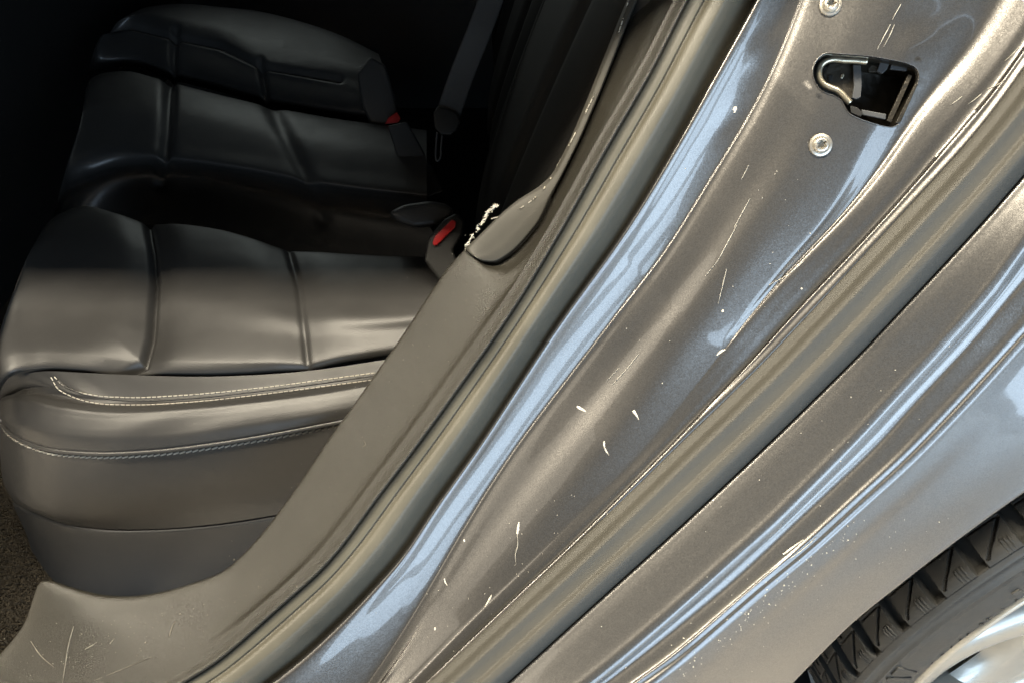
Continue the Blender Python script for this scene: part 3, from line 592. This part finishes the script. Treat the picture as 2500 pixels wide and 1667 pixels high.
blob('buckle_body', [(820, 170), (850, 130), (885, 150), (905, 215), (915, 262), (885, 290), (850, 285), (830, 240)], 1.16, .03, 'leather', bk2, bw=.006)
blob('release_button', [(884, 286), (892, 272), (912, 258), (921, 274), (915, 282)], 1.14, .008, 'red', bk2, 'small red release button', bw=.001)
blob('buckle_stalk', [(890, 290), (935, 280), (985, 370), (1020, 440), (960, 460), (925, 400)], 1.05, .02, 'belt', bk2, bw=.004)

# ------------------------------------------------------------------ carpet, cabin shell
Vc = []; nx, ny = 60, 60
xs = np.linspace(-420, 330, nx); ys = np.linspace(980, 1800, ny); XX, YY = np.meshgrid(xs, ys, indexing='ij')
DD = d_at_z(YY, 0.19 + 0 * XX); DD = np.minimum(DD, 1.25)
remember('carpet', XX, YY, DD)
carpet = link('carpet', grid_mesh('carpet', unp(XX, YY, DD)), 'carpet', car, label='brown looped carpet in the footwell'); PINV['carpet'] = Matrix.Identity(4)
mb = MB()
for i in range(9000):
    x = random.uniform(-30, 150); y = random.uniform(1080, 1680)
    if x > 110 and y < 1200: continue
    d = float(d_at_z(y, 0.191)); c = unp(x, y, d); a = np.array([random.gauss(0, .6), random.gauss(0, .6), 1]); a /= np.linalg.norm(a); b = np.cross(a, [1, .2, 0]); b /= np.linalg.norm(b); e = np.cross(a, b)
    h = random.uniform(.003, .007); r = random.uniform(.0008, .0015); n = len(mb.V)
    mb.V += [c + b * r, c - b * r * .5 + e * r * .9, c - b * r * .5 - e * r * .9, c + a * h + b * r * .7, c + a * h - b * r * .3 + e * r * .6, c + a * h - b * r * .3 - e * r * .6]
    mb.F += [(n, n + 1, n + 4, n + 3), (n + 1, n + 2, n + 5, n + 4), (n + 2, n, n + 3, n + 5), (n + 3, n + 4, n + 5)]
link('carpet_pile', mb.mesh('carpet_pile'), 'carpet', carpet, smooth=False, kind='stuff')
def slab(name, lo, hi, mat, label=None, bw=.01):
    mb = MB(); lo = np.array(lo, float); hi = np.array(hi, float); c = (lo + hi) / 2; h = (hi - lo) / 2
    mb.box(c, (h[0], 0, 0), (0, h[1], 0), (0, 0, h[2])); return link(name, bevel(mb.mesh(name), bw, 2), mat, car, label=label)
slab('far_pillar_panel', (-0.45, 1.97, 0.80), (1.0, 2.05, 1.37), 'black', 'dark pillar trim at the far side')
slab('roof', (-4.2, 0.508, 1.38), (1.5, 2.1, 1.45), 'lining', 'car roof above the cabin', .02)  # front end stretched past the cabin to stop ceiling light leaking in
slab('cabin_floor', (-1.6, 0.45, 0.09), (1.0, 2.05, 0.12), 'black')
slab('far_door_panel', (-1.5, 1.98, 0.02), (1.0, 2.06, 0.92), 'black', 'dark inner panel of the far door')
slab('front_seat_back', (-1.05, 0.75, 0.3), (-0.85, 2.0, 1.15), 'black', 'dark back of the front seats', .04)
slab('rear_pillar_panel', (0.40, 0.44, 1.04), (1.5, 0.50, 1.38), 'panel', 'unseen grey body side above the rear wing')  # unseen slab, added to keep doorway light out of the cabin
slab('front_pillar', (-1.02, 0.45, 0.12), (-0.79, 0.53, 1.40), 'panel', 'unseen pillar between the front and rear doors, added to shade the cabin', .02)  # unseen front pillar, door and window, added to keep lamp light off the seats
slab('front_door', (-2.2, 0.43, 0.15), (-1.025, 0.52, 0.95), 'panel', 'unseen closed front door, added to shade the cabin', .02)
slab('front_door_window', (-2.1, 0.47, 0.945), (-1.03, 0.476, 1.38), 'black', 'opaque black front door window, added to block lamp light', .001)
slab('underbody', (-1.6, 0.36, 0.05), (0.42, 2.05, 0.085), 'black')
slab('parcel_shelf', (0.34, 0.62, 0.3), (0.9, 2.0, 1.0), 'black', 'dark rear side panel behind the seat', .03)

# ------------------------------------------------------------------ rear wheel
WC = np.array([.6803, .4123, .3106]); AZ, EL = .3181, .0189
WN = np.array([math.sin(AZ) * math.cos(EL), -math.cos(AZ) * math.cos(EL), math.sin(EL)])
W1 = np.cross(WN, [0, 0, 1]); W1 /= np.linalg.norm(W1); W2 = np.cross(WN, W1)
if W2[2] < 0: W1 = -W1; W2 = -W2
def wp(R, a, th): return WC + a * WN + R * (math.cos(th) * W1 + math.sin(th) * W2)
def wheel_polar(px, py, a):
    r = ray(px, py); o = np.array([0, 0, HC]); t = np.dot(WC + a * WN - o, WN) / np.dot(r, WN); v = o + r * t - WC; x, y = v @ W1, v @ W2
    return math.hypot(x, y), math.atan2(y, x)
wheel = part_empty('wheel', tuple(WC), car, 'rear wheel with black tyre and pale silver rim under the wing')
def lathe(name, prof, seg=240, closed_=False):
    th = np.linspace(0, 2 * np.pi, seg + 1); G = np.zeros((len(prof), seg + 1, 3))
    for i, (R, a) in enumerate(prof):
        G[i] = WC + a * WN + R * (np.cos(th)[:, None] * W1 + np.sin(th)[:, None] * W2)
    me_ = grid_mesh(name, G); bm = bmesh.new(); bm.from_mesh(me_); bmesh.ops.remove_doubles(bm, verts=bm.verts, dist=1e-6); bm.to_mesh(me_); bm.free(); return me_
SWR = [.252, .2535, .257, .262, .2635, .27, .28, .29, .2975, .2985, .3005, .301, .305, .310, .311, .313, .314, .3165, .3175]
SWA = [.016, .0205, .0215, .0205, .0208, .0198, .0174, .0140, .0112, .0124, .0117, .0098, .0078, .0052, .0062, .0053, .0034, .0006, -.002]
tp = list(zip(SWR, SWA)) + [(.311, -.0035), (.311, -.20), (.30, -.215), (.25, -.22)]
def wheel_th(px, py, R):           # angle round the sidewall at radius R nearest to a pixel
    t = np.linspace(1.5, 3.6, 2000); P = np.array([wp(R, float(np.interp(R, SWR, SWA)), q) for q in t]); a, b, _ = proj(P); return float(t[((a - px) ** 2 + (b - py) ** 2).argmin()])
link('tyre', lathe('tyre', tp), 'tyre', wheel, label='black tyre with shoulder ribs')
# tread blocks: one shared mesh, copied round the tyre
NB = 40; pit = 2 * math.pi / NB
def tread_mesh():
    nu, nv = 84, 60; w_ang = pit; V = np.zeros((nu, nv, 3))
    for i in range(nu):
        for j in range(nv):
            u = i / (nu - 1); v = j / (nv - 1); a = .0005 - v * .085     # u round the tyre, v inward from the shoulder
            uu = u + .14 * v                                              # slanted lateral groove
            g_ = uu - math.floor(uu); h = .0085; GB = -.0015 + .004 * max(0, (.10 - v) / .10)
            gw = .24
            if g_ < gw: h = GB
            elif g_ < gw + .03: h = GB + (h - GB) * (g_ - gw) / .03
            elif g_ > .97: h = GB + (h - GB) * (1 - g_) / .03
            else:
                k = 1 - (g_ - gw) / (1 - gw)
                l1 = abs(k - (.12 + .9 * (v - .06) / .34)) if .06 < v < .36 else 9     # slanting cut
                if l1 < .05: h -= .0045
                if .36 < v < .385 : h -= .003
                for sx in (.30, .72):
                    if abs(k - sx) < .04 and v > .42 + .07 * (sx > .5): h -= .008
                if v < .16 and k > .5:
                    for b_ in (.62, .72, .82):
                        if abs(k - b_) < .022: h += .0012
            if .62 < v < .72: h = GB
            drop = .0042 * max(0, (.12 - v) / .12) ** 1.6
            R = .3168 + h - .0012 - drop * (h / .0085); th = (u - .5) * w_ang
            V[i, j] = (R * math.cos(th), R * math.sin(th), a)
    return grid_mesh('tread_block', V)
tm = tread_mesh()
tbase = None
for k in range(NB):
    o = bpy.data.objects.new('tread_block', tm); COL.objects.link(o)
    if k == 0: tm.materials.append(M['tyre']); tm.polygons.foreach_set('use_smooth', [False] * len(tm.polygons))
    R3 = Matrix((W1, W2, WN)).transposed().to_4x4(); o.matrix_basis = Matrix.Translation(Vector(WC)) @ R3 @ Matrix.Rotation(k * pit + .02, 4, 'Z'); o.parent = wheel; o.matrix_parent_inverse = PINV['wheel']
# raised size lettering on the sidewall
def wall_text(txt, px, py, size):
    cu = bpy.data.curves.new('t', 'FONT'); cu.body = txt; cu.size = 1; cu.extrude = .06; cu.align_x = 'CENTER'; cu.align_y = 'CENTER'; cu.bevel_depth = .012
    ob = bpy.data.objects.new('t', cu); COL.objects.link(ob); dg = bpy.context.evaluated_depsgraph_get(); me_ = bpy.data.meshes.new_from_object(ob.evaluated_get(dg))
    R0 = .2795; th0 = wheel_th(px, py, R0)
    for v in me_.vertices:
        R = R0 + v.co.y * size; th = th0 - v.co.x * size / R0
        a = float(np.interp(R, SWR, SWA)) + v.co.z * size * .45 + .0006; v.co = Vector(wp(R, a, th))
    bpy.data.objects.remove(ob); me_.name = 'sidewall_number'; return me_
link('sidewall_number', wall_text('17', 2200, 1640, .036), 'tyre', wheel, smooth=False, label='raised number 17 on the tyre sidewall')
# small raised marks round the bead and on the wall
for (px, py, lx, ly) in [(2472, 1427, .008, .010), (2382, 1503, .0016, .006), (2420, 1521, .0016, .006)]:
    R0 = .273 if lx > .002 else .2585; th0 = wheel_th(px, py, R0); mb = MB(); c = wp(R0, float(np.interp(R0, SWR, SWA)), th0); tn = -math.sin(th0) * W1 + math.cos(th0) * W2; rd = math.cos(th0) * W1 + math.sin(th0) * W2
    mb.box(c, tn * lx / 2, rd * ly / 2, WN * .0011); link('sidewall_mark', bevel(mb.mesh('sidewall_mark'), .0003, 1), 'tyre', wheel, smooth=False)
mb = MB()
tha = wheel_th(2495, 1440, .258); thb = wheel_th(2270, 1625, .258)
for k in range(9):
    th = tha + (thb - tha) * (k + .5 + random.uniform(-.2, .2)) / 9; tn = -math.sin(th) * W1 + math.cos(th) * W2; rd = math.cos(th) * W1 + math.sin(th) * W2
    c = wp(.2585, .0213, th); q = random.uniform(-.8, .8); mb.box(c, (tn * math.cos(q) + rd * math.sin(q)) * .0022, (rd * math.cos(q) - tn * math.sin(q)) * .0005, WN * .0006)
link('bead_marks', mb.mesh('bead_marks'), 'tyre', wheel, smooth=False, kind='stuff')
rp_ = [(.246, -.03), (.2465, .005), (.2515, .012), (.2528, .018), (.2520, .0235), (.2495, .0260), (.2460, .0250), (.2435, .0205), (.2400, .0175), (.2330, .0155), (.2260, .0150), (.2225, .0130), (.2210, .0080), (.2215, -.02), (.2230, -.08)]
rim = link('rim', lathe('rim', rp_), 'rim', wheel, label='pale silver rim edge'); PINV['rim'] = Matrix.Identity(4)
link('rim_barrel', lathe('rim_barrel', [(.2235, -.05), (.225, -.15), (.10, -.16), (.001, -.16)]), 'mesh_dark', wheel)
RW, THW = wheel_polar(2470, 1545, .012)
for k in range(5):
    th0 = THW + math.radians(20) + k * 2 * math.pi / 5
    nu, nv = 26, 22; G = np.zeros((nu, nv, 3))
    for i in range(nu):
        t = i / (nu - 1); R = .224 - t * .17; half = .060 - .045 * min(1, t * 2.6) ** .6 + .0 * t
        half = .105 * (1 - t) ** 5 + .030 + .012 * t
        for j in range(nv):
            q = -1 + 2 * j / (nv - 1); prof = (1 - abs(q) ** 4) ; a = .0145 - .030 * t * (1 - t) * 1.2 - .022 * (1 - prof) - .004 * abs(q) * (1 - t)
            lat = q * half; G[i, j] = WC + a * WN + R * (math.cos(th0) * W1 + math.sin(th0) * W2) + lat * (-math.sin(th0) * W1 + math.cos(th0) * W2)
    link('spoke', grid_mesh('spoke', G), 'rim', wheel)
link('hub', lathe('hub', [(.075, -.05), (.075, -.01), (.068, .004), (.055, .008), (.03, .010), (.001, .010)], 64), 'rim', wheel)
# wheel-arch liner behind the wing lip
th = np.linspace(-1.0, math.pi + 1.0, 60); G = np.zeros((5, 60, 3))
for i, (R, a) in enumerate(((.43, -.08), (.43, -.14), (.43, -.28), (.36, -.32), (.2, -.32))): G[i] = WC + a * WN + R * (np.cos(th)[:, None] * W1 + np.sin(th)[:, None] * W2)
link('arch_liner', grid_mesh('arch_liner', G), 'black', car, label='black wheel-arch liner')

# ------------------------------------------------------------------ paint chips, scratches, painted glints and dust
def mark(key, pts, w0, w1, name, parent, mat='chip', lift=.0004, thick=.00035, n=10):
    p = resample(pts, n); d = np.array([depth_on(key, a, b) for a, b in p]) - lift; P = unp(p[:, 0], p[:, 1], d); T = np.gradient(P, axis=0); V = []; F = []
    for i in range(n):
        f = i / (n - 1); wd = (w0 * (1 - f) + w1 * f) * (.35 + .65 * math.sin(math.pi * min(max(f, .06), .94)) ** .5) * random.uniform(.8, 1.2); t = T[i] / np.linalg.norm(T[i]); v = P[i] - np.array([0, 0, HC]); v /= np.linalg.norm(v); sd = np.cross(t, v); sd /= np.linalg.norm(sd)
        V += [P[i] + sd * wd, P[i] - v * thick, P[i] - sd * wd]
    for i in range(n - 1):
        for k in range(2): a = i * 3 + k; F.append((a, a + 1, a + 4, a + 3))
    return link(name, mesh(name, V, F), mat, parent, smooth=False)
for pts, a, b in [([(1408, 991), (1420, 998), (1431, 1004)], 1.3, .7), ([(1546, 1001), (1552, 1010), (1560, 1024)], 1.6, .3), ([(1475, 1076), (1475, 1085), (1476, 1091)], .9, .9), ([(1476, 1092), (1480, 1100), (1487, 1110)], .8, .3),
                  ([(1750, 867), (1760, 858), (1771, 853)], .8, .9), ([(1267, 1273), (1265, 1288), (1263, 1303)], 1.0, 1.0), ([(1200, 1452), (1192, 1467), (1183, 1482)], 1.0, .5), ([(1085, 1411), (1087, 1420), (1092, 1428)], .7, .4),
                  ([(1133, 1315), (1134, 1322)], .9, .9), ([(1062, 1530), (1062, 1538)], .7, .7), ([(1763, 757), (1766, 762)], 1.1, 1.0), ([(1955, 704), (1959, 706)], .8, .8), ([(1790, 270), (1795, 264), (1793, 276)], 1.2, 1.2)]:
    mark('jamb', pts, a * .001, b * .001, 'paint_chip', jamb)
for pts, a in [([(1263, 1303), (1264, 1330), (1258, 1355), (1260, 1378)], .3), ([(1799, 550), (1775, 595), (1750, 640), (1721, 675)], .3), ([(1774, 657), (1765, 695), (1753, 743)], .32), ([(1962, 639), (1925, 670), (1878, 696)], .35),
               ([(1559, 864), (1530, 900), (1494, 939)], .28), ([(1512, 896), (1495, 915), (1480, 930)], .22), ([(1831, 486), (1812, 520), (1792, 557)], .32), ([(1828, 404), (1820, 420), (1810, 439)], .3), ([(2456, 193), (2435, 208), (2410, 218)], .45),
               ([(2397, 229), (2382, 242), (2364, 255)], .38), ([(2349, 236), (2335, 247), (2321, 257)], .3), ([(2489, 114), (2472, 133), (2453, 150)], .35), ([(2174, 61), (2158, 90), (2142, 121)], .35), ([(2184, 61), (2172, 88), (2158, 115)], .3), ([(2200, 10), (2190, 28), (2178, 50)], .3)]:
    mark('jamb', pts, a * .001, a * .0006, 'scratch_or_glint', jamb, n=14)  # the upper-right streaks are specular glints drawn as pale strips
trim = bpy.data.objects['sill_trim']; PINV['sill_trim'] = Matrix.Identity(4); PINV['quarter_panel'] = Matrix.Identity(4)
for pts, a in [([(180, 1528), (168, 1571), (160, 1620), (152, 1670)], .5), ([(75, 1564), (100, 1600), (132, 1628)], .4), ([(207, 1584), (222, 1576), (238, 1566)], .45), ([(268, 1571), (280, 1557)], .55), ([(413, 1553), (420, 1530), (428, 1514)], .45),
               ([(230, 1660), (300, 1632), (370, 1602)], .25), ([(885, 1090), (892, 1084), (887, 1072)], .3), ([(983, 832), (1000, 828), (1024, 820)], .3)]:
    mark('trim', pts, a * .001, a * .0006, 'scratch_or_glint', trim, 'scuff', n=12)
for pts, a in [([(1912, 1352), (1935, 1335), (1962, 1316)], .9), ([(1930, 1362), (1960, 1340), (1994, 1310)], .35)]: mark('quarter', pts, a * .001, a * .0005, 'scratch_or_glint', quarter, n=12)
def dust(name, key, boxes, parent, mat):
    mb = MB()
    for (x0, y0, x1, y1, n_, wd) in boxes:
        for i in range(n_):
            f = random.random(); x = x0 + (x1 - x0) * f + random.gauss(0, wd); y = y0 + (y1 - y0) * f + random.gauss(0, wd); c = unp(x, y, depth_on(key, x, y) - .0002)
            r = random.uniform(.00010, .00028) * (1.6 if random.random() < .08 else 1); a = np.array([random.gauss(0, 1) for _ in range(3)]); a /= np.linalg.norm(a); b = np.cross(a, [.2, .9, .1]); b /= np.linalg.norm(b); mb.box(c, a * r * 1.4, b * r, np.cross(a, b) * r)
    link(name, mb.mesh(name), mat, parent, smooth=False, kind='stuff')
dust('dust', 'quarter', [(1670, 1650, 2100, 1270, 90, 14), (1700, 1600, 2300, 1250, 60, 60), (1500, 1560, 2300, 800, 30, 60)], quarter, 'chip')
dust('dust', 'trim', [(30, 1640, 700, 1400, 170, 45), (700, 1250, 1300, 500, 90, 45)], trim, 'scuff')
dust('dust', 'jamb', [(950, 1600, 1500, 1150, 45, 60), (1600, 900, 2000, 450, 25, 80)], jamb, 'chip')
